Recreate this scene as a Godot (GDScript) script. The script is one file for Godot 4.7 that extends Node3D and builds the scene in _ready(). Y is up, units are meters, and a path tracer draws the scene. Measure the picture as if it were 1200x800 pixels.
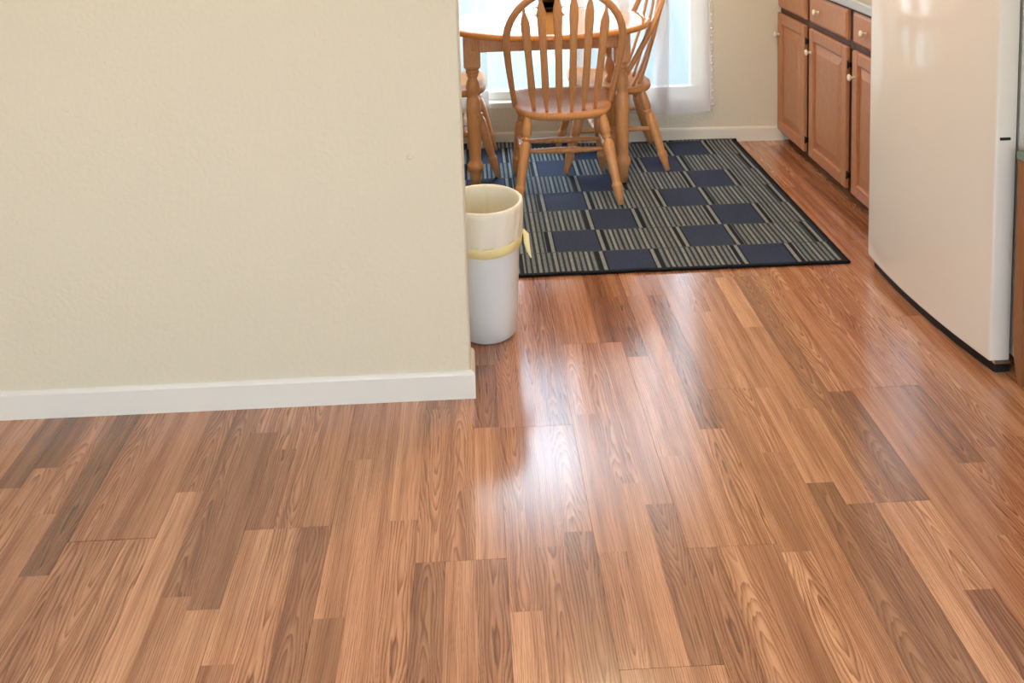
extends Node3D
# A kitchen seen past the end of a cream partition wall. Metres, y up, the camera stands over the origin and looks along -z.

const STRIP := 0.0672667      # one printed strip of the three-strip laminate
const PLANK := 0.2018
const PLANK_LENGTH := 1.278
const FLOOR_X := 0.036        # a long joint of the floor
const WALL_Z := -5.2          # the far wall at x = 0
const WALL_SLOPE := 0.05      # it stands a little askew

var M := {}
var rng := RandomNumberGenerator.new()

# ------------------------------------------------------------------ mesh building
var _st: SurfaceTool
var _group := 0

func begin() -> void:
	_st = SurfaceTool.new()
	_st.begin(Mesh.PRIMITIVE_TRIANGLES)
	_group = 0

func emit_tris(p: PackedVector3Array, smooth: bool, uv := PackedVector2Array()) -> void:
	# p holds triangles of one closed piece; they are turned so that the faces look outwards (clockwise in Godot)
	var c := Vector3.ZERO
	for q in p: c += q
	c /= maxf(1.0, p.size())
	var vol := 0.0
	for i in range(0, p.size(), 3):
		vol += (p[i] - c).dot((p[i + 1] - c).cross(p[i + 2] - c))
	var turn := vol > 0.0
	_group += 1
	_st.set_smooth_group(_group if smooth else 0xFFFFFFFF)
	for i in range(0, p.size(), 3):
		for k in ([0, 2, 1] if turn else [0, 1, 2]):
			if uv.size(): _st.set_uv(uv[i + k])
			_st.add_vertex(p[i + k])

func quad(p: PackedVector3Array, a: Vector3, b: Vector3, c: Vector3, d: Vector3) -> void:
	p.append_array([a, b, c, a, c, d])

func box(c: Vector3, s: Vector3, r := 0.003, xf := Transform3D()) -> void:
	# a box with chamfered edges
	var h := s * 0.5
	r = minf(r, minf(h.x, minf(h.y, h.z)) * 0.6)
	var p := PackedVector3Array()
	var v := func(sx: int, sy: int, sz: int, axis: int) -> Vector3:
		var q := Vector3(sx * (h.x - (0.0 if axis == 0 else r)), sy * (h.y - (0.0 if axis == 1 else r)), sz * (h.z - (0.0 if axis == 2 else r)))
		return xf * (c + q)
	for s1 in [-1, 1]:
		for face in 3:
			var k := []
			for ab in [[-1, -1], [1, -1], [1, 1], [-1, 1]]:
				var t := [0, 0, 0]
				t[face] = s1; t[(face + 1) % 3] = ab[0]; t[(face + 2) % 3] = ab[1]
				k.append(v.call(t[0], t[1], t[2], face))
			if s1 > 0: quad(p, k[0], k[1], k[2], k[3])
			else: quad(p, k[3], k[2], k[1], k[0])
	if r > 0.0:
		for e in 3:                       # twelve edges, along axis e
			for sa in [-1, 1]:
				for sb in [-1, 1]:
					var a1 := (e + 1) % 3
					var b1 := (e + 2) % 3
					var q := []
					for kk in [[-1, a1], [1, a1], [1, b1], [-1, b1]]:
						var t := [0, 0, 0]
						t[e] = kk[0]; t[a1] = sa; t[b1] = sb
						q.append(v.call(t[0], t[1], t[2], kk[1]))
					if sa * sb > 0: quad(p, q[3], q[2], q[1], q[0])
					else: quad(p, q[0], q[1], q[2], q[3])
		for sx in [-1, 1]:
			for sy in [-1, 1]:
				for sz in [-1, 1]:
					var x: Vector3 = v.call(sx, sy, sz, 0)
					var y: Vector3 = v.call(sx, sy, sz, 1)
					var z: Vector3 = v.call(sx, sy, sz, 2)
					if sx * sy * sz > 0: p.append_array([x, y, z])
					else: p.append_array([x, z, y])
	emit_tris(p, false)

func rings(rows: Array, smooth := true, cap := true) -> void:
	# closed rings of equal length joined one to the next, ends closed
	var p := PackedVector3Array()
	var n: int = rows[0].size()
	for i in rows.size() - 1:
		for k in n:
			var k2 := (k + 1) % n
			quad(p, rows[i][k], rows[i][k2], rows[i + 1][k2], rows[i + 1][k])
	if cap:
		for end in [0, rows.size() - 1]:
			var m := Vector3.ZERO
			for q in rows[end]: m += q
			m /= n
			for k in n:
				var k2 := (k + 1) % n
				if end == 0: p.append_array([m, rows[end][k2], rows[end][k]])
				else: p.append_array([m, rows[end][k], rows[end][k2]])
	emit_tris(p, smooth)

func sweep(path: Array, ra: Array, rb: Array, side: Vector3, n := 12, power := 1.0) -> void:
	# an oval section (half-widths ra along side, rb across it) carried along the path
	var rows := []
	for i in path.size():
		var t: Vector3 = (path[mini(i + 1, path.size() - 1)] - path[maxi(i - 1, 0)]).normalized()
		var b := t.cross(side).normalized()
		var a := b.cross(t).normalized()
		var row := []
		for k in n:
			var g := TAU * k / n
			var cs := cos(g)
			var sn := sin(g)
			cs = signf(cs) * pow(absf(cs), power)
			sn = signf(sn) * pow(absf(sn), power)
			row.append(path[i] + a * cs * ra[i] + b * sn * rb[i])
		rows.append(row)
	rings(rows)

func turned(a: Vector3, b: Vector3, profile: Array, n := 14) -> void:
	# a turned piece from a to b; profile = [[share of the length, radius], ...]
	var path := []
	var r := []
	for q in profile:
		path.append(a.lerp(b, q[0]))
		r.append(q[1])
	var rows := []
	var t := (b - a).normalized()
	var u := t.cross(Vector3(0, 0, 1) if absf(t.z) < 0.8 else Vector3(1, 0, 0)).normalized()
	var w := t.cross(u).normalized()
	for i in path.size():
		var row := []
		for k in n:
			var g := TAU * k / n
			row.append(path[i] + (u * cos(g) + w * sin(g)) * r[i])
		rows.append(row)
	rings(rows)

func oval(c: Vector3, rx: float, rz: float, n: int) -> Array:
	var row := []
	for k in n:
		var g := TAU * k / n
		row.append(c + Vector3(cos(g) * rx, 0, sin(g) * rz))
	return row

func done(called: String, mat: Material, parent: Node = self) -> MeshInstance3D:
	_st.generate_normals()
	var o := MeshInstance3D.new()
	o.name = called
	o.mesh = _st.commit()
	o.material_override = mat
	parent.add_child(o, true)
	return o

var _taken := {}
func numbered(called: String) -> String:
	var n: int = _taken.get(called, 0)
	_taken[called] = n + 1
	return called if n == 0 else "%s_%03d" % [called, n]

func thing(called: String, label: String, category: String, at := Vector3.ZERO, turn := 0.0, group := "") -> Node3D:
	var o := Node3D.new()
	o.name = numbered(called)
	add_child(o)
	o.position = at
	o.rotation.y = turn
	tag(o, label, category, group)
	return o

func tag(o: Node, label: String, category: String, group := "") -> void:
	o.set_meta("label", label)
	o.set_meta("category", category)
	if group: o.set_meta("group", group)

func struct(called: String, mat: Material, label := "", category := "") -> MeshInstance3D:
	var o := done(called, mat)
	o.set_meta("kind", "structure")
	if label: o.set_meta("label", label)
	if category: o.set_meta("category", category)
	return o

# ------------------------------------------------------------------ materials
func noise(freq: float, seed_: int, octaves := 3) -> FastNoiseLite:
	var n := FastNoiseLite.new()
	n.noise_type = FastNoiseLite.TYPE_SIMPLEX_SMOOTH
	n.frequency = freq
	n.seed = seed_
	n.fractal_octaves = octaves
	return n

func noise_tex(n: FastNoiseLite, size := 512) -> NoiseTexture2D:
	var t := NoiseTexture2D.new()
	t.width = size; t.height = size
	t.noise = n
	t.seamless = true
	return t

func mat(c: Color, rough := 0.5, spec := 0.5) -> StandardMaterial3D:
	var m := StandardMaterial3D.new()
	m.albedo_color = c
	m.roughness = rough
	m.metallic_specular = spec
	return m

func board_grain() -> ImageTexture:
	# twelve oak boards side by side, each 64 by 1024 pixels: growth rings cut flat (arches) or along the grain, with open pores
	const N := 12
	const CW := 64
	const H := 1024
	var warp := noise(0.010, 3, 3)
	var deep := noise(0.0021, 8, 2)
	var pores := noise(0.5, 21, 1)
	var tone := noise(0.05, 33, 2)
	var data := PackedByteArray()
	data.resize(N * CW * H * 3)
	var r := RandomNumberGenerator.new()
	r.seed = 77
	for c in N:
		var arched := c % 12 in [0, 1, 4, 6, 9, 10]
		var x0 := r.randf_range(0.3, 0.7) if arched else (r.randf_range(1.15, 1.6) if r.randf() < 0.5 else r.randf_range(-0.6, -0.15))
		var freq := r.randf_range(4.0, 6.5) if arched else r.randf_range(5.0, 9.0)
		var amp := r.randf_range(1.6, 3.2) if arched else r.randf_range(0.1, 0.5)
		var strong := r.randf_range(0.75, 1.1) if arched else r.randf_range(0.45, 1.0)
		var flip := r.randf() < 0.5
		for y in H:
			var along := (H - 1 - y if flip else y) / float(H)
			var d := 0.15 + amp * (along + 0.35 * deep.get_noise_2d(y * 1.0, c * 700.0))
			var at := (y * N * CW + c * CW) * 3
			for x in CW:
				var fx := x / float(CW)
				var w := warp.get_noise_2d(x * 2.6 + c * 300.0, y * 0.34)
				var dx := (fx - x0) * 1.9
				var ring := (sqrt(dx * dx + 0.03) - d * 0.55 if arched else absf(dx) + d * 0.2) * freq + w * 1.25
				ring -= floorf(ring)
				var line := ring * ring
				if ring > 0.88: line *= (1.0 - ring) * 8.3
				var p := pores.get_noise_2d(x * 1.0 + c * 91.0, y * 0.016)
				var q := tone.get_noise_2d(x * 2.0 + c * 150.0, y * 0.05)
				var g := 1.0 - strong * 0.60 * line * (0.85 + 0.4 * p) - 0.13 * maxf(p, 0.0) - 0.16 * maxf(q, 0.0)
				g *= 0.94 + 0.25 * warp.get_noise_2d(x * 3.0 + 5000.0 + c * 311.0, y * 0.09)
				g = clampf(g, 0.30, 1.0)
				data[at] = int(255.0 * pow(g, 0.72))
				data[at + 1] = int(255.0 * g)
				data[at + 2] = int(255.0 * pow(g, 1.22))
				at += 3
	return ImageTexture.create_from_image(Image.create_from_data(N * CW, H, false, Image.FORMAT_RGB8, data))

func fine_grain(seed_: int, strength: float) -> ImageTexture:
	# upright oak grain for furniture
	const S := 256
	var a := noise(0.09, seed_, 3)
	var b := noise(0.35, seed_ + 1, 1)
	var data := PackedByteArray()
	data.resize(S * S * 3)
	for y in S:
		for x in S:
			var ring := a.get_noise_2d(x * 1.0, y * 0.06) * 3.0 + x * 0.03
			ring -= floorf(ring)
			var g := 1.0 - strength * (0.55 * ring * ring + 0.45 * maxf(0.0, b.get_noise_2d(x * 1.3, y * 0.05)))
			var at := (y * S + x) * 3
			data[at] = int(255.0 * pow(g, 0.75))
			data[at + 1] = int(255.0 * g)
			data[at + 2] = int(255.0 * pow(g, 1.25))
	return ImageTexture.create_from_image(Image.create_from_data(S, S, false, Image.FORMAT_RGB8, data))

func rug_weave() -> Array:
	# the woven pattern, one pixel = 2 mm, u along x from RUG_X0, v along z from the far end
	var w := 960
	var h := 836
	var im := Image.create(w, h, false, Image.FORMAT_RGB8)
	var bump := Image.create(w, h, false, Image.FORMAT_RGB8)
	var black := Color8(26, 28, 38)
	var dark := Color8(54, 64, 90)
	var grey := Color8(120, 130, 136)
	var pale := Color8(142, 150, 152)
	var under := Color8(52, 58, 64)
	im.fill(black)
	bump.fill(Color(0.25, 0.25, 0.25))
	var px := 500.0                                # pixels to a metre
	var rx0 := 1.367 - 1.92
	var zs := [-5.2, -5.118, -4.887, -4.648, -4.412, -4.178, -3.948, -3.728, -3.546]
	for row in 8:
		var y0 := int((zs[row] + 5.2) * px)
		var y1 := int((zs[row + 1] + 5.2) * px)
		var gap := 3
		var shift := 0.480 if (row % 2 == 1) else 0.300
		# fine stripes all along the row
		var x := 5.0
		var n := 0
		while x < w - 8:
			var wide := 6.0
			var c := grey if n % 3 != 1 else pale
			im.fill_rect(Rect2i(int(x) - 3, y0 + gap, 12, y1 - y0 - gap), under)
			im.fill_rect(Rect2i(int(x), y0 + gap, int(wide), y1 - y0 - gap), c)
			bump.fill_rect(Rect2i(int(x), y0 + gap, int(wide), y1 - y0 - gap), Color.WHITE)
			x += wide + 4.3
			n += 1
		im.fill_rect(Rect2i(5, y0, w - 10, 2), grey * 0.8)   # the woven line between rows
		# dark blocks, each with a pale and a black line at its sides
		for k in range(-3, 4):
			var bx := int((shift + k * 0.5235 - rx0) * px)
			var bw := 86
			im.fill_rect(Rect2i(bx - 18, y0 + gap, bw + 36, y1 - y0 - gap), black)
			im.fill_rect(Rect2i(bx - 10, y0 + gap, 7, y1 - y0 - gap), pale)
			im.fill_rect(Rect2i(bx + bw + 3, y0 + gap, 7, y1 - y0 - gap), pale)
			im.fill_rect(Rect2i(bx, y0 + gap, bw, y1 - y0 - gap), dark)
			bump.fill_rect(Rect2i(bx - 18, y0 + gap, bw + 36, y1 - y0 - gap), Color(0.3, 0.3, 0.3))
			bump.fill_rect(Rect2i(bx, y0 + gap, bw, y1 - y0 - gap), Color(0.8, 0.8, 0.8))
	im.fill_rect(Rect2i(0, h - 9, w, 9), black)
	im.fill_rect(Rect2i(w - 7, 0, 7, h), black)
	# yarn: every pixel a little lighter or darker
	var r := RandomNumberGenerator.new()
	r.seed = 5
	for y in h:
		for x in w:
			var k := 0.80 + 0.4 * r.randf()
			im.set_pixel(x, y, im.get_pixel(x, y) * k)
			if (x + y) % 2 == 0:
				bump.set_pixel(x, y, bump.get_pixel(x, y) * 0.8)
	return [ImageTexture.create_from_image(im), ImageTexture.create_from_image(bump)]

func make_materials() -> void:
	var wall := mat(Color(0.868, 0.836, 0.75), 0.55, 0.35)
	wall.heightmap_enabled = true
	wall.heightmap_texture = noise_tex(noise(0.035, 11, 3))
	wall.heightmap_scale = 0.12
	wall.uv1_triplanar = true
	wall.uv1_world_triplanar = true
	wall.uv1_scale = Vector3.ONE * 2.6
	M.wall = wall
	M.ceiling = mat(Color(0.93, 0.92, 0.89), 0.8, 0.3)
	M.trim = mat(Color(0.90, 0.89, 0.86), 0.35)
	M.trim_cream = mat(Color(0.90, 0.88, 0.82), 0.4)
	var fl := mat(Color.WHITE, 0.3, 0.5)
	fl.vertex_color_use_as_albedo = true
	fl.albedo_texture = board_grain()
	fl.roughness = 0.18
	fl.metallic_specular = 0.82
	fl.clearcoat_enabled = true
	fl.clearcoat = 0.5
	fl.clearcoat_roughness = 0.16
	M.floor = fl
	M.core = mat(Color(0.30, 0.17, 0.10), 0.7)
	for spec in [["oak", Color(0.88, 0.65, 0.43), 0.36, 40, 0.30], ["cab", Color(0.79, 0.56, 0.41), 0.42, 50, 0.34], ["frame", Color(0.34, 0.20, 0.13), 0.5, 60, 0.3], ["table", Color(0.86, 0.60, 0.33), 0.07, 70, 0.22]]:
		var m := mat(spec[1], spec[2])
		m.albedo_texture = fine_grain(spec[3], spec[4])
		m.uv1_triplanar = true
		m.uv1_scale = Vector3(5.0, 2.0, 5.0)
		M[spec[0]] = m
	M.black = mat(Color(0.03, 0.025, 0.025), 0.6)
	M.seat = M.oak.duplicate()
	M.seat.roughness = 0.5
	M.seat.metallic_specular = 0.2
	M.gloss_black = mat(Color(0.02, 0.02, 0.03), 0.08)
	M.knob = mat(Color(0.93, 0.90, 0.82), 0.15)
	M.hinge = mat(Color(0.06, 0.045, 0.04), 0.4)
	M.counter = mat(Color(0.72, 0.74, 0.75), 0.3)
	var fr := mat(Color(0.925, 0.90, 0.86), 0.07)
	fr.heightmap_enabled = true
	fr.heightmap_texture = noise_tex(noise(0.06, 17, 2))
	fr.heightmap_scale = 0.006
	fr.uv1_triplanar = true
	fr.uv1_scale = Vector3.ONE * 4.0
	M.fridge = fr
	M.fridge_side = mat(Color(0.80, 0.79, 0.76), 0.35)
	M.rubber = mat(Color(0.20, 0.19, 0.18), 0.6)
	M.bin = mat(Color(0.92, 0.945, 0.955), 0.35)
	var bag := mat(Color(0.97, 0.95, 0.88), 0.45)
	bag.backlight = Color(0.5, 0.5, 0.45)
	M.bag = bag
	M.band = mat(Color(0.98, 0.93, 0.68), 0.4)
	var cloth := mat(Color(0.97, 0.96, 0.955, 0.62), 0.9, 0.1)
	cloth.transparency = BaseMaterial3D.TRANSPARENCY_ALPHA
	cloth.backlight = Color(0.62, 0.62, 0.63)
	cloth.cull_mode = BaseMaterial3D.CULL_DISABLED
	M.sheer = cloth
	var fringe := mat(Color(0.94, 0.93, 0.90), 0.9, 0.1)
	M.fringe = fringe
	var glass := mat(Color(1, 1, 1, 0.04), 0.02)
	glass.transparency = BaseMaterial3D.TRANSPARENCY_ALPHA
	M.glass = glass
	M.stand = mat(Color(0.62, 0.42, 0.24), 0.45)
	M.stand.albedo_texture = M.oak.albedo_texture
	M.stand.uv1_triplanar = true
	M.stand.uv1_scale = Vector3(5, 2, 5)
	M.stand_top = mat(Color(0.46, 0.54, 0.50), 0.2)
	var tx := rug_weave()
	var rug := mat(Color.WHITE, 0.75, 0.3)
	rug.albedo_texture = tx[0]
	rug.heightmap_enabled = true
	rug.heightmap_texture = tx[1]
	rug.heightmap_scale = 0.25
	M.rug = rug
	M.rug_edge = mat(Color8(20, 21, 28), 0.9, 0.2)
	M.patio = mat(Color(0.43, 0.515, 0.515), 0.9, 0.2)
	M.lamp_metal = mat(Color(0.75, 0.70, 0.62), 0.3)
	M.lamp_metal.metallic = 0.9

# ------------------------------------------------------------------ the view and the light
func set_view() -> void:
	var cam := Camera3D.new()
	cam.name = "camera"
	cam.projection = Camera3D.PROJECTION_FRUSTUM
	cam.keep_aspect = Camera3D.KEEP_HEIGHT
	var f := 1180.0
	var near := 0.05
	cam.set_frustum(near * 800.0 / f, Vector2(near * (600.0 - 585.386) / f, -near * (400.0 + 30.111) / f), near, 100.0)
	add_child(cam)
	cam.transform = Transform3D(Basis(Vector3(0.998984, -0.030554, 0.033121), Vector3(0.034305, 0.992263, -0.119320), Vector3(-0.029219, 0.120335, 0.992303)).orthonormalized(), Vector3(0, 1.55, 0))
	cam.current = true

	var env := Environment.new()
	env.background_mode = Environment.BG_SKY
	var sky := ProceduralSkyMaterial.new()
	sky.sky_top_color = Color(0.80, 0.90, 0.98)
	sky.sky_horizon_color = Color(0.88, 0.94, 1.0)
	sky.ground_horizon_color = Color(0.86, 0.95, 0.98)
	sky.ground_bottom_color = Color(0.70, 0.75, 0.76)
	sky.sun_angle_max = 4.0
	env.sky = Sky.new()
	env.sky.sky_material = sky
	env.background_energy_multiplier = 8.6
	env.tonemap_mode = Environment.TONE_MAPPER_LINEAR
	env.tonemap_exposure = 1.12
	env.sdfgi_enabled = true
	env.ssao_enabled = true
	env.ssil_enabled = true
	var we := WorldEnvironment.new()
	we.name = "world"
	we.environment = env
	add_child(we)

func ceiling_lamp(at: Vector3, label: String, color: Color, energy: float, radius: float, glow: float) -> void:
	var t := thing("ceiling_lamp", label, "ceiling light", at, 0.0)
	begin()
	rings([oval(Vector3(0, 0, 0), radius * 0.7, radius * 0.7, 32), oval(Vector3(0, -0.03, 0), radius * 0.75, radius * 0.75, 32), oval(Vector3(0, -0.035, 0), radius * 1.04, radius * 1.04, 32), oval(Vector3(0, -0.05, 0), radius * 1.04, radius * 1.04, 32)])
	done("canopy", M.lamp_metal, t)
	begin()
	var rows := []
	for i in 8:
		var g := (i / 7.0) * PI * 0.5 * 0.97
		rows.append(oval(Vector3(0, -0.05 - 0.09 * sin(g), 0), radius * cos(g), radius * cos(g), 32))
	rings(rows)
	var m := mat(Color(0.95, 0.92, 0.86), 0.4)
	m.emission_enabled = true
	m.emission = color
	m.emission_energy_multiplier = glow
	done("lamp_shade", m, t)
	var l := OmniLight3D.new()
	l.name = "lamp_light"
	l.light_color = color
	l.light_energy = energy
	l.light_size = radius * 0.4
	l.omni_range = 12.0
	l.omni_attenuation = 2.0
	l.shadow_enabled = true
	t.add_child(l)
	l.position = Vector3(0, -0.09, 0)

# ------------------------------------------------------------------ the room
func wall_with_hole(called: String, x0: float, x1: float, y1: float, hx0: float, hx1: float, hy0: float, hy1: float, thick: float, xf: Transform3D) -> void:
	# local: the room's face at z = 0, the wall behind it towards -z
	begin()
	box(Vector3((x0 + hx0) / 2, y1 / 2, -thick / 2), Vector3(hx0 - x0, y1, thick), 0.0)
	box(Vector3((hx1 + x1) / 2, y1 / 2, -thick / 2), Vector3(x1 - hx1, y1, thick), 0.0)
	box(Vector3((hx0 + hx1) / 2, hy0 / 2, -thick / 2), Vector3(hx1 - hx0, hy0, thick), 0.0)
	box(Vector3((hx0 + hx1) / 2, (hy1 + y1) / 2, -thick / 2), Vector3(hx1 - hx0, y1 - hy1, thick), 0.0)
	struct(called, M.wall).transform = xf

func window(called: String, hx0: float, hx1: float, hy0: float, hy1: float, mullions: Array, xf: Transform3D) -> void:
	var w := Node3D.new()
	w.name = called
	add_child(w)
	w.transform = xf
	w.set_meta("kind", "structure")
	begin()
	var t := 0.045
	for b in [[(hx0 + hx1) / 2, hy0 + t / 2, hx1 - hx0, t], [(hx0 + hx1) / 2, hy1 - t / 2, hx1 - hx0, t]]:
		box(Vector3(b[0], b[1], -0.09), Vector3(b[2], b[3], 0.06))
	for x in [hx0 + t / 2, hx1 - t / 2] + mullions:
		box(Vector3(x, (hy0 + hy1) / 2, -0.09), Vector3(t, hy1 - hy0 - 2 * t, 0.06))
	done("window_frame", M.trim, w)
	begin()
	box(Vector3((hx0 + hx1) / 2, hy0 - 0.015, 0.004), Vector3(hx1 - hx0 + 0.06, 0.03, 0.008))
	done("window_sill", M.trim, w)
	var xs := [hx0 + t] + mullions + [hx1 - t]
	for i in xs.size() - 1:
		begin()
		box(Vector3((xs[i] + xs[i + 1]) / 2, (hy0 + hy1) / 2, -0.09), Vector3(xs[i + 1] - xs[i], hy1 - hy0 - 2 * t, 0.004), 0.0)
		done("pane", M.glass, w)

func baseboard(called: String, path: Array, height: float, thick: float, mat_: Material) -> void:
	# runs along floor points, the room on the right-hand side of the way
	begin()
	for i in path.size() - 1:
		var a: Vector3 = path[i]
		var b: Vector3 = path[i + 1]
		var t := (b - a).normalized()
		var out := t.cross(Vector3.UP).normalized()
		var rows := []
		for e in [[a, -1.0 if i > 0 else 0.0], [b, 1.0 if i < path.size() - 2 else 0.0]]:
			var q: Vector3 = e[0]
			var row := []
			for pr in [[0.0, 0.0], [thick, 0.0], [thick, height * 0.86], [thick * 0.8, height * 0.92], [thick * 0.35, height * 0.99], [0.0, height]]:
				row.append(q + out * pr[0] + Vector3.UP * pr[1] + t * pr[0] * e[1])
			rows.append(row)
		rings(rows, false)
	struct(called, mat_)

func build_room() -> void:
	var x0 := -3.2
	var x1 := 2.25
	var z1 := 2.7
	var top := 2.45
	begin()
	box(Vector3((x0 + x1) / 2, top + 0.1, -1.3), Vector3(x1 - x0 + 0.6, 0.2, 9.0), 0.0)
	struct("ceiling", M.ceiling)
	# far wall with the low kitchen window, a little askew
	var far := Transform3D(Basis(Vector3.UP, -atan(WALL_SLOPE)), Vector3(0, 0, WALL_Z))
	wall_with_hole("wall_north", x0 - 0.3, x1 + 0.3, top + 0.05, -0.95, 1.195, 0.238, 2.26, 0.16, far)
	window("window_1", -0.95, 1.195, 0.238, 2.26, [-0.30], far)
	# behind the camera: a wide window
	var near_xf := Transform3D(Basis(Vector3.UP, PI), Vector3(0, 0, z1))
	wall_with_hole("wall_south", -x1 - 0.2, -x0 + 0.2, top + 0.05, -1.75, 2.6, 0.5, 2.2, 0.16, near_xf)
	window("window_2", -1.75, 2.6, 0.5, 2.2, [-0.3, 1.15], near_xf)
	begin()
	box(Vector3(x0 - 0.08, top / 2, -1.3), Vector3(0.16, top + 0.1, 8.4), 0.0)
	struct("wall_west", M.wall)
	begin()
	box(Vector3(x1 + 0.08, top / 2, -1.3), Vector3(0.16, top + 0.1, 8.4), 0.0)
	struct("wall_east", M.wall)
	# the partition whose end shows
	begin()
	box(Vector3((x0 - 0.036) / 2, top / 2, -2.795), Vector3(-0.036 - x0, top, 0.13), 0.006)
	struct("wall_middle", M.wall, "cream partition wall ending in an outside corner left of the kitchen", "wall")
	var patch_parent := get_node("wall_middle")
	begin()
	turned(Vector3(-0.186, 0.715, -2.731), Vector3(-0.186, 0.715, -2.7285), [[0, 0.008], [0.5, 0.0075], [0.9, 0.004], [1, 0.001]], 12)
	done("filler_spot", M.wall, patch_parent)
	var bb := 0.011
	baseboard("baseboard_middle", [Vector3(x0, 0, -2.73), Vector3(-0.036, 0, -2.73), Vector3(-0.036, 0, -2.86)], 0.083, bb, M.trim)
	baseboard("baseboard_north", [Vector3(x0, 0, WALL_Z + x0 * WALL_SLOPE), Vector3(1.62, 0, WALL_Z + 1.62 * WALL_SLOPE)], 0.078, 0.012, M.trim_cream)
	begin()
	box(Vector3(0, -0.35, -14), Vector3(40, 0.2, 16), 0.0)
	var p := struct("ground", M.patio)
	p.set_meta("label", "pale grey paving outside the kitchen window")

# ------------------------------------------------------------------ the laminate floor
func strip_mesh(x0: float, x1: float, za: float, zb: float, tint: Color, cell: int, v0: float) -> ArrayMesh:
	var st := SurfaceTool.new()
	st.begin(Mesh.PRIMITIVE_TRIANGLES)
	st.set_smooth_group(0xFFFFFFFF)
	var y1 := 0.0
	var y0 := -0.004
	var c := [Vector3(x0, y1, za), Vector3(x1, y1, za), Vector3(x1, y1, zb), Vector3(x0, y1, zb)]
	var d := [Vector3(x0, y0, za), Vector3(x1, y0, za), Vector3(x1, y0, zb), Vector3(x0, y0, zb)]
	var u0 := (cell + 0.03) / 12.0
	var u1 := (cell + 0.97) / 12.0
	var v1 := v0 + (zb - za) / 1.3
	var uv := [Vector2(u0, v0), Vector2(u1, v0), Vector2(u1, v1), Vector2(u0, v1)]
	st.set_color(tint)
	for k in [0, 1, 2, 0, 2, 3]:
		st.set_uv(uv[k])
		st.add_vertex(c[k])
	for k in 4:
		var k2 := (k + 1) % 4
		for q in [[c[k2], k2], [c[k], k], [d[k], k], [c[k2], k2], [d[k], k], [d[k2], k2]]:
			st.set_uv(uv[q[1]])
			st.add_vertex(q[0])
	st.generate_normals()
	return st.commit()

func tone(t: float) -> Color:
	# t from -1 (darkest strips) to 1 (palest); linear values
	var dark := Color(0.330, 0.146, 0.076)
	var mid := Color(0.640, 0.312, 0.172)
	var pale := Color(0.880, 0.490, 0.290)
	return mid.lerp(dark, -t) if t < 0.0 else mid.lerp(pale, t)

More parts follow.
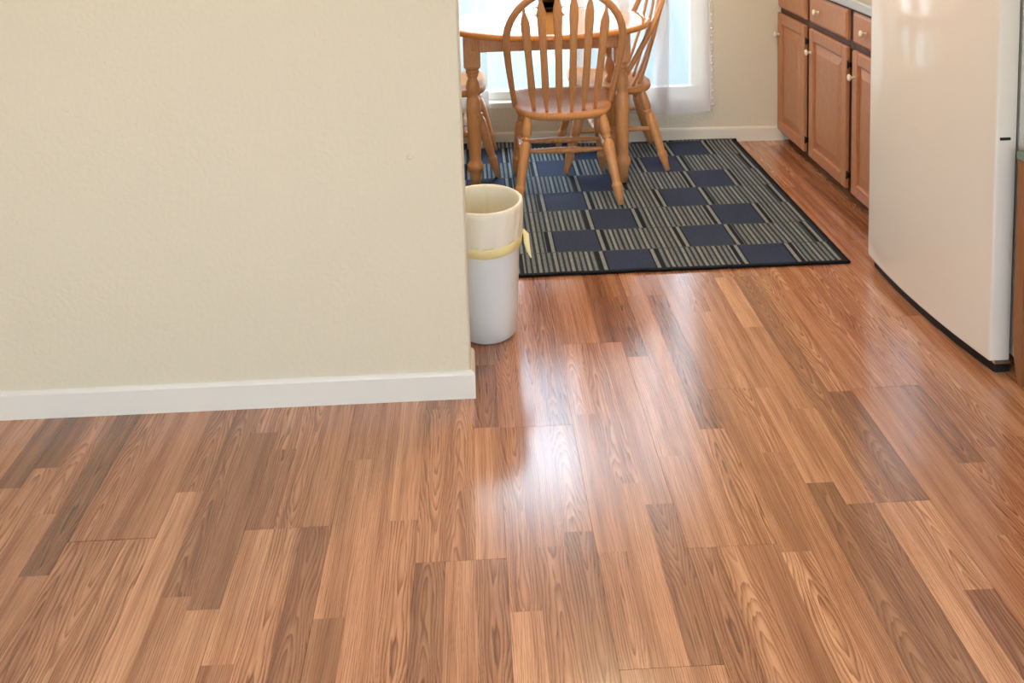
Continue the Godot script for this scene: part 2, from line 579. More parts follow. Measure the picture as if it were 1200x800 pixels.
func build_floor() -> void:
	var fl := Node3D.new()
	fl.name = "floor"
	fl.set_meta("kind", "structure")
	fl.set_meta("label", "honey brown three-strip wood laminate floor running from room to kitchen")
	add_child(fl)
	begin()
	box(Vector3(-0.4, -0.075, -1.3), Vector3(6.3, 0.13, 8.6), 0.0)
	done("subfloor", M.core, fl)
	# where plank ends were seen, by column; other columns follow a random stagger
	var joints := {-5: -2.184, -3: -2.195, -1: -2.056, 0: -2.564, 1: -3.013, 2: -2.058, 3: -2.708, 4: -2.18, -4: -2.80, -2: -2.92, 5: -2.68, -6: -2.78, 6: -3.1, -7: -2.3}
	# cuts of single strips seen in the picture: strip, z, tone beyond, tone before it
	var cuts := [[-18, -2.48, -0.95, 0.1], [-19, -2.40, -0.85, 0.0], [-12, -2.35, -0.1, 0.75], [-10, -2.596, 0.35, -0.6], [-9, -2.513, 0.5, -0.35], [-9, -1.80, 0.9, -0.3], [-6, -1.906, 0.5, -0.45],
		[5, -2.215, 0.2, -0.42], [4, -2.30, 0.45, 0.3], [2, -2.132, 0.2, -0.6], [0, -1.896, 0.0, 0.75], [14, -2.668, 0.3, -0.8], [15, -2.713, -0.8, 0.4], [11, -2.265, 0.4, -0.7], [14, -1.891, 0.7, -0.4], [9, -2.03, -0.1, 0.85],
		[8, -2.513, -0.5, 0.4], [6, -2.915, -0.7, 0.7], [-1, -2.906, 0.1, -0.6], [3, -2.612, 0.6, 0.0], [-3, -2.672, -0.2, 0.3], [-4, -2.202, 0.5, 0.3], [-16, -2.076, -0.95, -0.15], [10, -2.396, 0.2, 0.0], [12, -3.072, 0.8, 0.1], [17, -2.313, -0.7, 0.2]]
	# plank-end tones: strip index -> [beyond, before]
	var ends := {-15: [0.0, -0.1], -14: [0.05, 0.2], -13: [0.1, 0.75], -9: [0.0, 0.9], -8: [0.1, 0.35], -7: [0.0, -0.55], 13: [-0.45, 0.85], 12: [0.3, -0.6], 14: [-0.8, 0.7], 3: [0.0, 0.1], 4: [0.1, 0.4], 5: [-0.75, 0.5], 6: [0.3, -0.35], 7: [0.4, 0.5], 8: [0.1, -0.3], -3: [0.4, -0.55], -2: [0.2, 0.6], -1: [0.5, -0.3]}
	var r := RandomNumberGenerator.new()
	r.seed = 1234
	var limit_near := -1.42
	for k in range(-15, 11):
		var x0 := FLOOR_X + k * PLANK
		var j: float = joints.get(k, r.randf_range(-3.0, -1.8))
		var z := j
		while z > -5.35: z -= PLANK_LENGTH
		while z < 2.7:
			var za := maxf(z, -5.32)
			var zb := minf(z + PLANK_LENGTH, 2.68)
			var seen := zb > -5.3 and za < limit_near and x0 + PLANK > -1.7 and x0 < 1.72 and not (x0 + PLANK < 0.0 and zb < -2.8)
			var gap := 0.0014 if (k == -5) else 0.0005
			var near_gap := 0.00035
			if not seen:
				var me := MeshInstance3D.new()
				me.name = "plank"
				me.mesh = strip_mesh(x0 + near_gap, x0 + PLANK - near_gap, za + gap, zb - gap, tone(r.randf_range(-0.4, 0.5)), r.randi() % 12, 0.0)
				me.material_override = M.floor
				fl.add_child(me, true)
			else:
				begin()
				box(Vector3(x0 + PLANK / 2, -0.0075, (za + zb) / 2), Vector3(PLANK - 2 * near_gap, 0.007, zb - za - 2 * gap), 0.0)
				var pl := done("plank", M.core, fl)
				for s in 3:
					var si := k * 3 + s
					var cz := []
					var cut_tone := {}
					for c in cuts:
						if c[0] == si and c[1] > za + 0.05 and c[1] < zb - 0.05:
							cz.append(c[1])
							cut_tone[c[1]] = c
					var lo := za
					var marks: Array = [za] + cz + [zb]
					marks.sort()
					var full := []
					for i in marks.size() - 1:
						full.append(marks[i])
						var length: float = marks[i + 1] - marks[i]
						var visible: bool = marks[i] < -1.5
						if length > 0.8 and visible and r.randf() < 0.65:
							full.append(marks[i] + length * r.randf_range(0.36, 0.64))
					full.append(zb)
					for i in full.size() - 1:
						var a: float = full[i]
						var b: float = full[i + 1]
						var t := clampf(r.randfn(0.12, 0.26), -0.5, 0.6)
						if cut_tone.has(a): t = cut_tone[a][3]
						elif cut_tone.has(b): t = cut_tone[b][2]
						elif ends.has(si) and absf(a - j) < 0.02: t = ends[si][1]
						elif ends.has(si) and absf(b - j) < 0.02: t = ends[si][0]
						var length: float = b - a
						var me := MeshInstance3D.new()
						me.name = "strip"
						me.mesh = strip_mesh(x0 + maxf(near_gap, s * STRIP), x0 + (s + 1) * STRIP - (near_gap if s == 2 else 0.0), a + (gap if i == 0 else 0.0), b - (gap if i == full.size() - 2 else 0.0), tone(t), r.randi() % 12, r.randf_range(0.0, maxf(0.0, 1.0 - length / 1.3)))
						me.material_override = M.floor
						pl.add_child(me, true)
			z += PLANK_LENGTH

# ------------------------------------------------------------------ furniture
func make_chair(label: String, at: Vector3, turn: float) -> Node3D:
	# faces -z; origin on the floor between the legs
	var t := thing("dining_chair", label, "chair", at, turn, "oak dining chairs round the table")
	# seat: a shield-shaped board, hollowed on top
	var outline := []
	var ctrl := [[0.0, 0.158], [0.11, 0.144], [0.18, 0.098], [0.212, 0.03], [0.219, -0.03], [0.213, -0.08], [0.222, -0.12], [0.228, -0.17], [0.215, -0.22], [0.15, -0.246], [0.0, -0.252]]
	var cv := Curve2D.new()
	var pts := []
	for q in ctrl: pts.append(Vector2(q[0], q[1]))
	for i in range(ctrl.size() - 2, 0, -1): pts.append(Vector2(-ctrl[i][0], ctrl[i][1]))
	var n := pts.size()
	for i in n + 1:
		var d: Vector2 = (pts[(i + 1) % n] - pts[(i - 1 + n) % n]) / 6.0
		cv.add_point(pts[i % n], -d, d)
	var m := 48
	for i in m:
		var q := cv.sample_baked(cv.get_baked_length() * i / float(m))
		outline.append(q)
	begin()
	var rows := []
	for s in [[0.0, -0.031], [0.86, -0.031], [0.95, -0.028], [0.985, -0.020], [1.0, -0.012], [0.99, -0.004], [0.965, 0.0], [0.86, -0.001], [0.7, -0.006], [0.4, -0.010], [0.0, -0.011]]:
		var row := []
		for q in outline: row.append(Vector3(q.x * s[0], 0.405 + s[1] * 1.1 + 0.028 * smoothstep(0.08, -0.25, q.y * s[0]), -0.08 + (q.y + 0.08) * s[0]))
		rows.append(row)
	rings(rows, true, false)
	done("seat", M.seat, t)
	# legs, turned and splayed
	var prof := [[0.0, 0.014], [0.03, 0.016], [0.12, 0.021], [0.20, 0.0225], [0.235, 0.017], [0.25, 0.014], [0.252, 0.019], [0.275, 0.0195], [0.288, 0.014], [0.30, 0.018], [0.33, 0.0235], [0.42, 0.0245], [0.58, 0.022], [0.74, 0.0185], [0.765, 0.018], [0.775, 0.0225], [0.80, 0.0230], [0.825, 0.0205], [0.9, 0.0165], [1.0, 0.0125]]
	for q in [[-0.162, 0.085, -0.224, 0.198], [0.162, 0.085, 0.224, 0.198], [-0.170, -0.180, -0.212, -0.290], [0.170, -0.180, 0.212, -0.290]]:
		begin()
		turned(Vector3(q[0], 0.39 if q[1] > 0.0 else 0.405, q[1]), Vector3(q[2], 0.006, q[3]), prof)
		done("leg", M.oak, t)
	# stretchers: one at each side, two across between them
	for s in [-1, 1]:
		begin()
		turned(Vector3(s * 0.191, 0.205, 0.138), Vector3(s * 0.192, 0.205, -0.237), [[0, 0.009], [0.15, 0.011], [0.35, 0.0135], [0.42, 0.011], [0.44, 0.015], [0.5, 0.016], [0.56, 0.015], [0.58, 0.011], [0.65, 0.0135], [0.85, 0.011], [1, 0.009]], 10)
		done("side_stretcher", M.oak, t)
	for z in [-0.14, 0.02]:
		begin()
		var p := [[0, 0.008], [0.12, 0.010], [0.26, 0.0135], [0.29, 0.0105], [0.30, 0.014]]
		for i in 5:
			p.append([0.36 + i * 0.055, 0.0155])
			p.append([0.375 + i * 0.055, 0.0155])
			p.append([0.385 + i * 0.055, 0.0125])
			p.append([0.395 + i * 0.055, 0.0155])
		p.append_array([[0.70, 0.014], [0.71, 0.0105], [0.74, 0.0135], [0.88, 0.010], [1, 0.008]])
		turned(Vector3(-0.190, 0.205, z), Vector3(0.190, 0.205, z), p, 10)
		done("cross_stretcher", M.oak, t)
	# the bow of the back: up from the seat's sides, round the top
	var path := []
	var ra := []
	var rb := []
	var bow := func(u: float) -> Vector3:      # u 0..1 from one foot over the top to the other
		var s := absf(u - 0.5) * 2.0           # 1 at the feet, 0 at the top
		var y: float
		var x: float
		if s > 0.55:                            # the straight lower run
			var k := (s - 0.55) / 0.45
			y = lerpf(0.735, 0.40, k)
			x = lerpf(0.252, 0.214, pow(k, 1.4))
		else:
			var g := s / 0.55 * PI * 0.5
			x = 0.252 * sin(g)
			y = 0.735 + 0.232 * cos(g)
		var lean := -0.045 + 0.28 * clampf((y - 0.40) / 0.57, 0.0, 1.0) + 0.02 * sin(clampf((y - 0.40) / 0.57, 0.0, 1.0) * PI)
		return Vector3(x * signf(u - 0.5), y, lean)
	for i in 49:
		path.append(bow.call(i / 48.0))
		var e := absf(i / 48.0 - 0.5) * 2.0
		ra.append(0.0135)
		rb.append(lerpf(0.0165, 0.0125, smoothstep(0.55, 1.0, e)))
	begin()
	sweep(path, ra, rb, Vector3(0, -0.38, 0.92), 12)
	done("back_bow", M.oak, t)
	# six arrow-shaped spindles
	for i in 6:
		var k := (i - 2.5) / 2.5
		var a := Vector3(k * 0.135, 0.395, 0.108 - 0.06 * k * k)
		var tx := k * 0.178
		var ty := 0.735 + 0.232 * sqrt(maxf(0.0, 1.0 - pow(tx / 0.252, 2))) - 0.004
		var b := Vector3(tx, ty, -0.045 + 0.28 * (ty - 0.40) / 0.57 + 0.004)
		var sp := []
		var sa := []
		var sb := []
		var shoulder := 0.86 if absf(k) < 0.9 else 0.84
		for q in [[0.0, 0.0065, 0.0065], [0.06, 0.0070, 0.0065], [0.14, 0.0115, 0.0065], [0.25, 0.0150, 0.006], [0.45, 0.0140, 0.006], [0.65, 0.0148, 0.006], [shoulder - 0.07, 0.0178, 0.006], [shoulder, 0.0172, 0.006], [shoulder + 0.06, 0.0105, 0.006], [shoulder + 0.09, 0.0062, 0.006], [1.0, 0.0055, 0.0055]]:
			var pt := a.lerp(b, q[0])
			pt.z += 0.018 * sin(q[0] * PI)
			sp.append(pt)
			sa.append(q[1] * 1.12)
			sb.append(q[2])
		begin()
		sweep(sp, sa, sb, Vector3(1, 0, 0), 10, 0.7)
		done("spindle", M.oak, t)
	return t

func build_table() -> void:
	var t := thing("dining_table", "round honey oak dining table with glossy top and four turned legs", "table", Vector3(0.36, 0.005, -4.66))
	begin()
	var rows := []
	for s in [[0.0, 0.722], [0.95, 0.722], [0.985, 0.724], [1.0, 0.731], [1.0, 0.740], [0.992, 0.747], [0.98, 0.750], [0.9, 0.750], [0.5, 0.750], [0.0, 0.750]]:
		rows.append(oval(Vector3(0, s[1], -0.027), 0.484 * s[0], 0.412 * s[0], 72))
	rings(rows, true, false)
	done("tabletop", M.table, t)
	begin()
	for s in [-1, 1]:
		box(Vector3(-0.02, 0.69, s * 0.215), Vector3(0.62, 0.066, 0.02))
		box(Vector3(-0.02 + s * 0.335, 0.69, 0), Vector3(0.02, 0.066, 0.36))
	done("apron", M.oak, t)
	var prof := [[0.0, 0.034], [0.012, 0.034], [0.02, 0.026], [0.026, 0.031], [0.045, 0.031], [0.052, 0.024], [0.060, 0.028], [0.072, 0.027], [0.09, 0.020], [0.12, 0.029], [0.16, 0.0335], [0.20, 0.030], [0.235, 0.022], [0.25, 0.027], [0.28, 0.033], [0.36, 0.0345], [0.55, 0.031], [0.75, 0.0265], [0.78, 0.027], [0.80, 0.034], [0.825, 0.0375], [0.855, 0.036], [0.88, 0.027], [0.895, 0.029], [0.905, 0.027], [1.0, 0.021]]
	for q in [[-0.365, 0.135], [0.32, 0.135], [-0.365, -0.215], [0.32, -0.215]]:
		begin()
		box(Vector3(q[0], 0.648, q[1]), Vector3(0.077, 0.148, 0.077), 0.005)
		turned(Vector3(q[0], 0.574, q[1]), Vector3(q[0], 0.006, q[1]), prof, 18)
		done("leg", M.oak, t)

func build_centrepiece() -> void:
	var t := thing("planter", "black dish holding a clay pot on the round table", "planter", Vector3(0.392, 0.755, -4.985))
	begin()
	rings([oval(Vector3(0, 0.001, 0), 0.045, 0.045, 32), oval(Vector3(0, 0.006, 0), 0.058, 0.058, 32), oval(Vector3(0, 0.022, 0), 0.078, 0.078, 32), oval(Vector3(0, 0.026, 0), 0.079, 0.079, 32), oval(Vector3(0, 0.024, 0), 0.072, 0.072, 32), oval(Vector3(0, 0.010, 0), 0.052, 0.052, 32)])
	done("dish", M.gloss_black, t)
	begin()
	rings([oval(Vector3(0, 0.011, 0), 0.040, 0.040, 32), oval(Vector3(0, 0.06, 0), 0.060, 0.060, 32), oval(Vector3(0, 0.20, 0), 0.068, 0.068, 32), oval(Vector3(0, 0.24, 0), 0.062, 0.062, 32), oval(Vector3(0, 0.235, 0), 0.05, 0.05, 32), oval(Vector3(0, 0.2, 0), 0.05, 0.05, 32)])
	done("pot", M.gloss_black, t)

func build_bin() -> void:
	var at := Vector3(0.018, 0, -3.13)
	var t := thing("trash_bin", "white plastic trash bin standing behind the end of the cream wall", "trash bin", at)
	begin()
	var rows := []
	for s in [[0.0, 0.0], [0.086, 0.002], [0.094, 0.010], [0.102, 0.10], [0.116, 0.40], [0.119, 0.432], [0.122, 0.436], [0.122, 0.442], [0.119, 0.442], [0.117, 0.43], [0.113, 0.40], [0.090, 0.03], [0.0, 0.02]]:
		rows.append(oval(Vector3(0, s[1], 0), s[0], s[0] * 1.16, 56))
	rings(rows, true, false)
	done("bucket", M.bin, t)
	# the liner hangs in the bucket and folds over its rim
	var b := thing("bin_liner", "cream plastic bag lining the white trash bin, folded over the rim", "trash bag", at)
	var r := RandomNumberGenerator.new()
	r.seed = 9
	var wob := noise(1.0, 4, 2)
	begin()
	rows = []
	for s in [[0.0, 0.034, 0.0], [0.086, 0.044, 0.001], [0.0985, 0.25, 0.0012], [0.1095, 0.40, 0.0010], [0.1125, 0.436, 0.0006], [0.1150, 0.4445, 0.0006], [0.1200, 0.4475, 0.0005], [0.1255, 0.444, 0.0008], [0.1262, 0.43, 0.001], [0.1250, 0.40, 0.0026], [0.1238, 0.37, 0.0030], [0.1215, 0.335, 0.0022], [0.1172, 0.303, 0.0010], [0.1158, 0.300, 0.0008]]:
		var row := []
		for k in 96:
			var g := TAU * k / 96
			var w: float = s[2] * wob.get_noise_2d(k * 0.9, s[1] * 14.0) * 2.0
			var fold: float = s[2] * 0.5 * sin(g * 23.0 + s[1] * 40.0)
			var rr: float = s[0] + (0.0 if s[0] == 0.0 else w + fold)
			row.append(Vector3(cos(g) * rr, s[1] + (0.004 * sin(g * 2.0 + 0.6) if s[0] > 0.112 and s[1] < 0.39 else 0.0), sin(g) * rr * 1.16))
		rows.append(row)
	rings(rows, true, false)
	done("bag", M.bag, b)
	# a fold line running down inside the far side of the bag
	begin()
	sweep([Vector3(0.012, 0.447, -0.134), Vector3(0.013, 0.42, -0.127), Vector3(0.011, 0.36, -0.122), Vector3(0.012, 0.30, -0.117)], [0.003, 0.002, 0.002, 0.001], [0.002, 0.002, 0.002, 0.001], Vector3(1, 0, 0), 6)
	done("bag_fold", M.bag, b)
	begin()
	var inner := []
	for lv in [[0.1160, 0.299], [0.1190, 0.301], [0.1228, 0.331], [0.1205, 0.335]]:
		var row := []
		for k in 64:
			var g := TAU * k / 64
			row.append(Vector3(cos(g) * lv[0], lv[1] + 0.003 * sin(g * 3.0), sin(g) * lv[0] * 1.16))
		inner.append(row)
	inner.append(inner[0])
	rings(inner, true, false)
	var d := done("drawstring", M.band, b)
	d.set_meta("label", "pale yellow drawstring band")
	begin()
	sweep([Vector3(0.122, 0.345, 0.02), Vector3(0.133, 0.33, 0.024), Vector3(0.134, 0.305, 0.03), Vector3(0.139, 0.28, 0.036), Vector3(0.146, 0.258, 0.040)], [0.006, 0.010, 0.010, 0.007, 0.002], [0.002, 0.003, 0.003, 0.002, 0.001], Vector3(1, 0.3, 0.35), 8)
	done("drawstring_end", M.band, b)

func build_rug() -> void:
	# woven mat with a low wave, its far end creeping up towards the wall
	var w := 1.92
	var x1 := 1.367
	var x0 := x1 - w
	var za := -5.165
	var zb := -3.528
	var n := noise(1.3, 12, 2)
	var st := SurfaceTool.new()
	st.begin(Mesh.PRIMITIVE_TRIANGLES)
	st.set_smooth_group(1)
	var nx := 60
	var nz := 50
	var at := func(i: int, k: int) -> Vector3:
		var u := i / float(nx)
		var v := k / float(nz)
		var x := lerpf(x0, x1, u)
		var z := lerpf(za, zb, v)
		if v < 0.001: z += WALL_SLOPE * (x - 1.367) * 0.6
		var edge := minf(minf(u, 1.0 - u), minf(v, 1.0 - v))
		var y := 0.008 + 0.003 * n.get_noise_2d(x * 2.0, z * 2.0) * smoothstep(0.0, 0.06, edge)
		if v > 0.98: y += 0.004 * maxf(0.0, n.get_noise_2d(x * 6.0, 3.0))
		y += 0.022 * smoothstep(0.045, 0.0, v) * (0.55 + 0.45 * sin(x * 5.0 + 1.1))
		return Vector3(x, y, z)
	var uvof := func(p: Vector3) -> Vector2: return Vector2((p.x - x0) / w, (p.z + 5.2) / 1.672)
	for i in nx:
		for k in nz:
			var q := [at.call(i, k), at.call(i + 1, k), at.call(i + 1, k + 1), at.call(i, k + 1)]
			for e in [0, 1, 2, 0, 2, 3]:
				st.set_uv(uvof.call(q[e]))
				st.add_vertex(q[e])
	# sides and underside
	st.set_smooth_group(0xFFFFFFFF)
	var rim := []
	for i in nx: rim.append([at.call(i, 0), at.call(i + 1, 0)])
	for k in nz: rim.append([at.call(nx, k), at.call(nx, k + 1)])
	for i in nx: rim.append([at.call(nx - i, nz), at.call(nx - i - 1, nz)])
	for k in nz: rim.append([at.call(0, nz - k), at.call(0, nz - k - 1)])
	var dn := Vector3(0, -0.0065, 0)
	for e in rim:
		for p in [e[1], e[0], e[0] + dn, e[1], e[0] + dn, e[1] + dn]:
			st.set_uv(Vector2(0.5, 0.9985))
			st.add_vertex(p)
	for i in nx:
		for k in nz:
			var q := [at.call(i, k), at.call(i + 1, k), at.call(i + 1, k + 1), at.call(i, k + 1)]
			for e in [0, 2, 1, 0, 3, 2]:
				st.set_uv(Vector2(0.5, 0.9985))
				st.add_vertex(q[e] + dn)
	st.generate_normals()
	var t := thing("rug", "navy and grey woven rug with striped blocks under the dining table", "rug")
	var o := MeshInstance3D.new()
	o.name = "weave"
	o.mesh = st.commit()
	o.material_override = M.rug
	t.add_child(o, true)
	# the bound edges
	begin()
	var seam := func(pts: Array) -> void:
		var r := []
		for p in pts: r.append(0.0045)
		sweep(pts, r, r, Vector3.UP, 8)
	var f := []
	for i in nx + 1: f.append(at.call(i, nz) + Vector3(0, -0.003, 0))
	seam.call(f)
	f = []
	for k in nz + 1: f.append(at.call(nx, k) + Vector3(0, -0.003, 0))
	seam.call(f)
	f = []
	for i in nx + 1: f.append(at.call(i, 0) + Vector3(0, -0.003, 0))
	seam.call(f)
	done("binding", M.rug_edge, t)

func curtain(label: String, x0: float, x1: float, y0: float, y1: float, waves: float, amp: float, seed_: int, fringe_side: int, gather: float) -> void:
	var t := thing("sheer_curtain", label, "curtain", Vector3.ZERO, 0.0)
	var n := noise(1.6, seed_, 2)
	begin()
	var nx := 140
	var ny := 30
	var at := func(i: int, k: int, back: float) -> Vector3:
		var u := i / float(nx)
		var v := k / float(ny)
		var x := lerpf(x0, x1, u) + gather * sin(u * waves * TAU + 1.26) * smoothstep(0.0, 0.10, minf(u, 1.0 - u)) + 0.006 * sin(v * 5.0 + u * 9.0)
		var a := amp * (0.6 + 0.4 * v)
		var z := WALL_Z + WALL_SLOPE * x + 0.027 + a * (cos(u * waves * TAU + 1.26 + 0.3 * sin(v * 2.0 + u * 5.0)) + 0.5 * n.get_noise_2d(x * 5.0, v * 1.5))
		var y := lerpf(y1, y0, v) + 0.010 * v * n.get_noise_2d(x * 3.0, 9.0)
		return Vector3(x, y, z - back)
	var p := PackedVector3Array()
	for i in nx:
		for k in ny:
			quad(p, at.call(i, k, 0.0), at.call(i + 1, k, 0.0), at.call(i + 1, k + 1, 0.0), at.call(i, k + 1, 0.0))
	emit_tris(p, true)
	done("cloth", M.sheer, t)
	# doubled hem at the foot
	begin()
	p = PackedVector3Array()
	for i in nx:
		for k in range(ny - 2, ny):
			quad(p, at.call(i, k, -0.0015), at.call(i + 1, k, -0.0015), at.call(i + 1, k + 1, -0.0015), at.call(i, k + 1, -0.0015))
	emit_tris(p, true)
	done("hem", M.sheer, t)
	if fringe_side != 0:
		begin()
		var e := nx if fringe_side > 0 else 0
		for k in ny * 2:
			var a: Vector3 = at.call(e, k / 2, 0.0)
			var b: Vector3 = at.call(e, mini(ny, k / 2 + 1), 0.0)
			var q := a.lerp(b, (k % 2) * 0.5) + Vector3(0.006 * fringe_side, 0, 0.0)
			turned(q + Vector3(-0.007 * fringe_side, 0, 0), q + Vector3(0.007 * fringe_side, 0, 0), [[0, 0.003], [0.3, 0.007], [0.7, 0.008], [1, 0.003]], 7)
		done("lace_edge", M.fringe, t)

func knob(parent: Node, at: Vector3) -> void:
	# white knob, out along +z
	begin()
	turned(at, at + Vector3(0, 0, 0.030), [[0, 0.007], [0.12, 0.006], [0.45, 0.006], [0.55, 0.011], [0.72, 0.0155], [0.86, 0.0150], [0.96, 0.010], [1.0, 0.004]], 16)
	var k := done("knob", M.knob, parent)
	k.set_meta("label", "white round knob")

func build_cabinets() -> void:
	var px := 1.607
	var bounds := [-5.118, -4.665, -4.13, -3.565]
	var labels := ["oak base cabinet in the corner against the far wall, nearly hidden drawer", "oak base cabinet in the middle of the row, whole drawer and door visible", "oak base cabinet partly hidden behind the white refrigerator"]
	labels[0] = "oak base cabinet in the corner against the far cream wall"
	var groups := "oak base cabinets"
	for i in 3:
		var w: float = bounds[i + 1] - bounds[i]
		var t := thing("base_cabinet", labels[i], "cabinet", Vector3(px, 0, (bounds[i] + bounds[i + 1]) / 2), -PI / 2, groups)
		begin()
		box(Vector3(0, 0.449, -0.31), Vector3(w - 0.001, 0.81, 0.58), 0.001)
		done("carcass", M.cab, t)
		begin()
		box(Vector3(0, 0.022, -0.06), Vector3(w - 0.001, 0.042, 0.03), 0.001)
		done("toe_kick", M.black, t)
		begin()
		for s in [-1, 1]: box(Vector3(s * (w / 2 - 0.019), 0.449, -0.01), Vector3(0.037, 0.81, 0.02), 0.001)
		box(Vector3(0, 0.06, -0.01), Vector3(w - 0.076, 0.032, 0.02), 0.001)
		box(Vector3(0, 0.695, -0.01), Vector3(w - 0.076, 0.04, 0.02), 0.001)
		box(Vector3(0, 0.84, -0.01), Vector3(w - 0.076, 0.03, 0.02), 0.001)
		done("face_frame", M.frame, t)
		var l := -w / 2 + (0.006 if i == 0 else 0.034)
		var r := w / 2 - 0.032
		var c := (l + r) / 2
		var dw := r - l
		var y0 := 0.062
		var y1 := 0.683
		# door: two stiles, two rails, and the raised panel set between them
		begin()
		var sw := 0.055
		box(Vector3(l + sw / 2, (y0 + y1) / 2, 0.0105), Vector3(sw, y1 - y0, 0.019), 0.004)
		box(Vector3(r - sw / 2, (y0 + y1) / 2, 0.0105), Vector3(sw, y1 - y0, 0.019), 0.004)
		box(Vector3(c, y0 + sw / 2, 0.0105), Vector3(dw - 2 * sw, sw, 0.019), 0.004)
		box(Vector3(c, y1 - sw / 2, 0.0105), Vector3(dw - 2 * sw, sw, 0.019), 0.004)
		var door := done("door", M.cab, t)
		begin()
		var hw := dw / 2 - sw
		var hh := (y1 - y0) / 2 - sw
		var cy := (y0 + y1) / 2
		var rows := []
		for s in [[0.0, 0.002], [0.0, 0.007], [0.012, 0.008], [0.042, 0.0165], [0.046, 0.0175]]:
			rows.append([Vector3(c - hw + s[0], cy - hh + s[0], s[1]), Vector3(c + hw - s[0], cy - hh + s[0], s[1]), Vector3(c + hw - s[0], cy + hh - s[0], s[1]), Vector3(c - hw + s[0], cy + hh - s[0], s[1])])
		rings(rows, false)
		done("raised_panel", M.cab, door)
		knob(door, Vector3(l + 0.028, 0.572, 0.020))
		for hy in [y0 + 0.06, y1 - 0.075]:
			begin()
			box(Vector3(r + 0.006, hy, 0.006), Vector3(0.014, 0.022, 0.010), 0.002)
			turned(Vector3(r + 0.002, hy - 0.018, 0.013), Vector3(r + 0.002, hy + 0.018, 0.013), [[0, 0.003], [0.1, 0.004], [0.9, 0.004], [1, 0.003]], 8)
			done("hinge", M.hinge, door)
		# drawer front with a bevelled rim
		begin()
		rows = []
		for s in [[0.0, 0.001], [0.0, 0.012], [0.010, 0.0185], [0.012, 0.020]]:
			rows.append([Vector3(l + s[0], 0.712 + s[0], s[1]), Vector3(r - s[0], 0.712 + s[0], s[1]), Vector3(r - s[0], 0.845 - s[0], s[1]), Vector3(l + s[0], 0.845 - s[0], s[1])])
		rings(rows, false)
		var dr := done("drawer_front", M.cab, t)
		knob(dr, Vector3(c - 0.105, 0.778, 0.020))
	# one worktop over all three
	begin()
	box(Vector3(px - 0.022 + 0.31, 0.879, (bounds[0] + bounds[3]) / 2 - 0.002), Vector3(0.642, 0.042, bounds[3] - bounds[0] + 0.004), 0.006)
	var o := done("countertop", M.counter)
	tag(o, "pale grey laminate countertop over the oak base cabinets", "countertop")

func build_fridge() -> void:
	var t := thing("refrigerator", "tall white refrigerator with a bowed glossy door beside the oak cabinets", "refrigerator", Vector3(1.532, 0, -3.115))
	begin()
	box(Vector3(0.35, 0.87, 0.0), Vector3(0.68, 1.66, 0.78), 0.008)
	done("body", M.fridge_side, t)
	# door: bowed in plan, rounded at its upright edges
	var z0 := -0.41
	var z1 := 0.395
	var plan := []
	for q in [[0.0, z1 - 0.001], [-0.001, z1], [-0.050, z1], [-0.0535, z1 - 0.0003], [-0.0560, z1 - 0.0014], [-0.0578, z1 - 0.0035], [-0.0584, z1 - 0.006], [-0.0590, z1 - 0.012]]: plan.append(Vector2(q[0], q[1]))
	for i in range(1, 24):
		var u := i / 24.0
		var z := lerpf(z1 - 0.012, z0 + 0.03, u)
		plan.append(Vector2(lerpf(-0.059, -0.100, u) - 0.022 * (1.0 - pow(2.0 * u - 1.0, 2)), z))
	for q in [[-0.1000, z0 + 0.03], [-0.0995, z0 + 0.022], [-0.0970, z0 + 0.012], [-0.0880, z0 + 0.004], [-0.08, z0], [-0.001, z0], [0.0, z0 + 0.001]]: plan.append(Vector2(q[0], q[1]))
	begin()
	var rows := []
	for s in [[0.965, 0.040], [0.99, 0.042], [1.0, 0.050], [1.0, 0.4], [1.0, 0.9], [1.0, 1.3], [1.0, 1.68], [0.99, 1.69], [0.965, 1.693]]:
		var row := []
		for q in plan: row.append(Vector3(-0.006 + (q.x + 0.03) * s[0] - 0.03, s[1], q.y * (1.0 - (1.0 - s[0]) * 0.2)))
		rows.append(row)
	rings(rows)
	var door := done("door", M.fridge, t)
	begin()
	box(Vector3(-0.038, 0.703, z1 + 0.0005), Vector3(0.030, 0.008, 0.006), 0.001)
	var slot := done("latch_slot", M.black, door)
	slot.set_meta("label", "small black slot")
	begin()
	box(Vector3(0.0035, 0.87, 0), Vector3(0.014, 1.62, 0.74), 0.002)
	done("gasket", M.rubber, t)
	begin()
	var kick := []
	for y in [0.0, 0.041]:
		var row := []
		for q in plan: row.append(Vector3(q.x + (0.014 if q.x < -0.02 else 0.0), y, q.y * 0.975))
		kick.append(row)
	rings(kick, false)
	done("kick_grille", M.black, t)
	begin()
	box(Vector3(-0.02, 0.030, z1 - 0.022), Vector3(0.05, 0.010, 0.03), 0.002)
	turned(Vector3(-0.03, 0.001, z1 - 0.03), Vector3(-0.03, 0.03, z1 - 0.03), [[0, 0.012], [0.4, 0.012], [0.5, 0.006], [1, 0.006]], 10)
	done("hinge_foot", M.lamp_metal, t)
	for z in [-0.3, 0.3]:
		begin()
		turned(Vector3(0.55, 0.0, z), Vector3(0.55, 0.045, z), [[0, 0.02], [1, 0.02]], 10)
		done("foot", M.black, t)

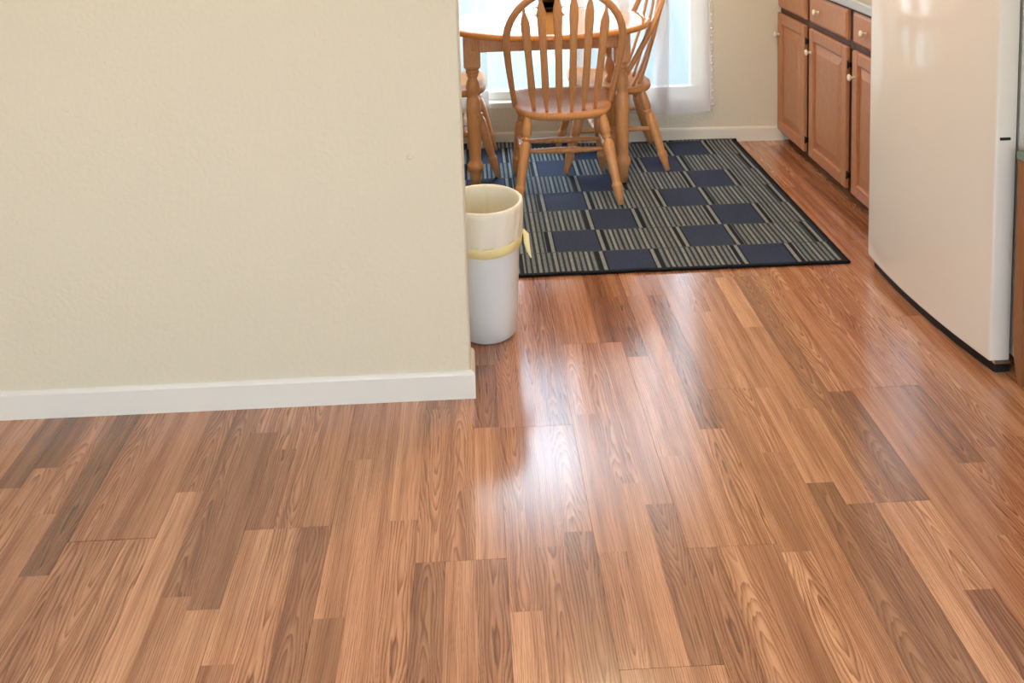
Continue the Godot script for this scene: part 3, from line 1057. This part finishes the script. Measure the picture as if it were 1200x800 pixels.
func build_stand() -> void:
	# the wooden cart whose corner leg shows at the right edge of the view
	var t := thing("kitchen_cart", "wooden cart with a grey-green top standing right of the refrigerator", "cart", Vector3(1.791, 0, -2.42))
	begin()
	box(Vector3(0, 0.668, 0), Vector3(0.57, 0.026, 0.53), 0.005)
	done("top", M.stand_top, t)
	for s in [[-1, -1], [1, -1], [-1, 1], [1, 1]]:
		begin()
		var c := Vector3(s[0] * 0.258, 0, s[1] * 0.235)
		var rows := []
		for q in [[0.011, 0.0], [0.012, 0.004], [0.019, 0.07], [0.0225, 0.13], [0.0225, 0.655]]:
			rows.append([c + Vector3(-q[0], q[1], -q[0]), c + Vector3(q[0], q[1], -q[0]), c + Vector3(q[0], q[1], q[0]), c + Vector3(-q[0], q[1], q[0])])
		rings(rows, false)
		done("leg", M.stand, t)
	begin()
	box(Vector3(0, 0.61, 0.0), Vector3(0.49, 0.085, 0.43), 0.003)
	done("drawer_box", M.stand, t)
	for y in [0.16, 0.40]:
		begin()
		box(Vector3(0, y, 0), Vector3(0.49, 0.018, 0.45), 0.003)
		done("shelf", M.black, t)

# ------------------------------------------------------------------
func _ready() -> void:
	set_view()
	make_materials()
	build_room()
	build_floor()
	ceiling_lamp(Vector3(0.52, 2.45, -3.72), "domed kitchen ceiling light glowing above the dining table", Color(1.0, 0.86, 0.68), 1.5, 0.17, 1.7)
	ceiling_lamp(Vector3(-0.9, 2.45, -0.4), "domed ceiling light of the near room behind the viewer", Color(1.0, 0.94, 0.86), 1.2, 0.19, 3.0)
	build_rug()
	build_table()
	build_fridge()
	build_cabinets()
	build_bin()
	var first := make_chair("oak arrow-back chair in front of the table, its back to the room", Vector3(0.397, 0.010, -4.40), 0.0)
	for q in [["oak arrow-back chair at the right of the table, seen from its side", Vector3(0.715, 0.010, -4.868), PI / 2], ["oak arrow-back chair left of the table, half hidden by the cream wall", Vector3(-0.19, 0.010, -4.875), -PI / 2]]:
		var c := first.duplicate()
		c.name = numbered("dining_chair")
		add_child(c)
		c.position = q[1]
		c.rotation.y = q[2]
		c.set_meta("label", q[0])
	curtain("white sheer curtain with lace edge at the right of the window", 0.52, 1.235, 0.165, 2.36, 3.5, 0.010, 3, 1, 0.080)
	curtain("white sheer curtain at the left of the window behind the wall", -1.02, 0.07, 0.165, 2.36, 5.5, 0.010, 6, -1, 0.055)
	build_centrepiece()
	build_stand()
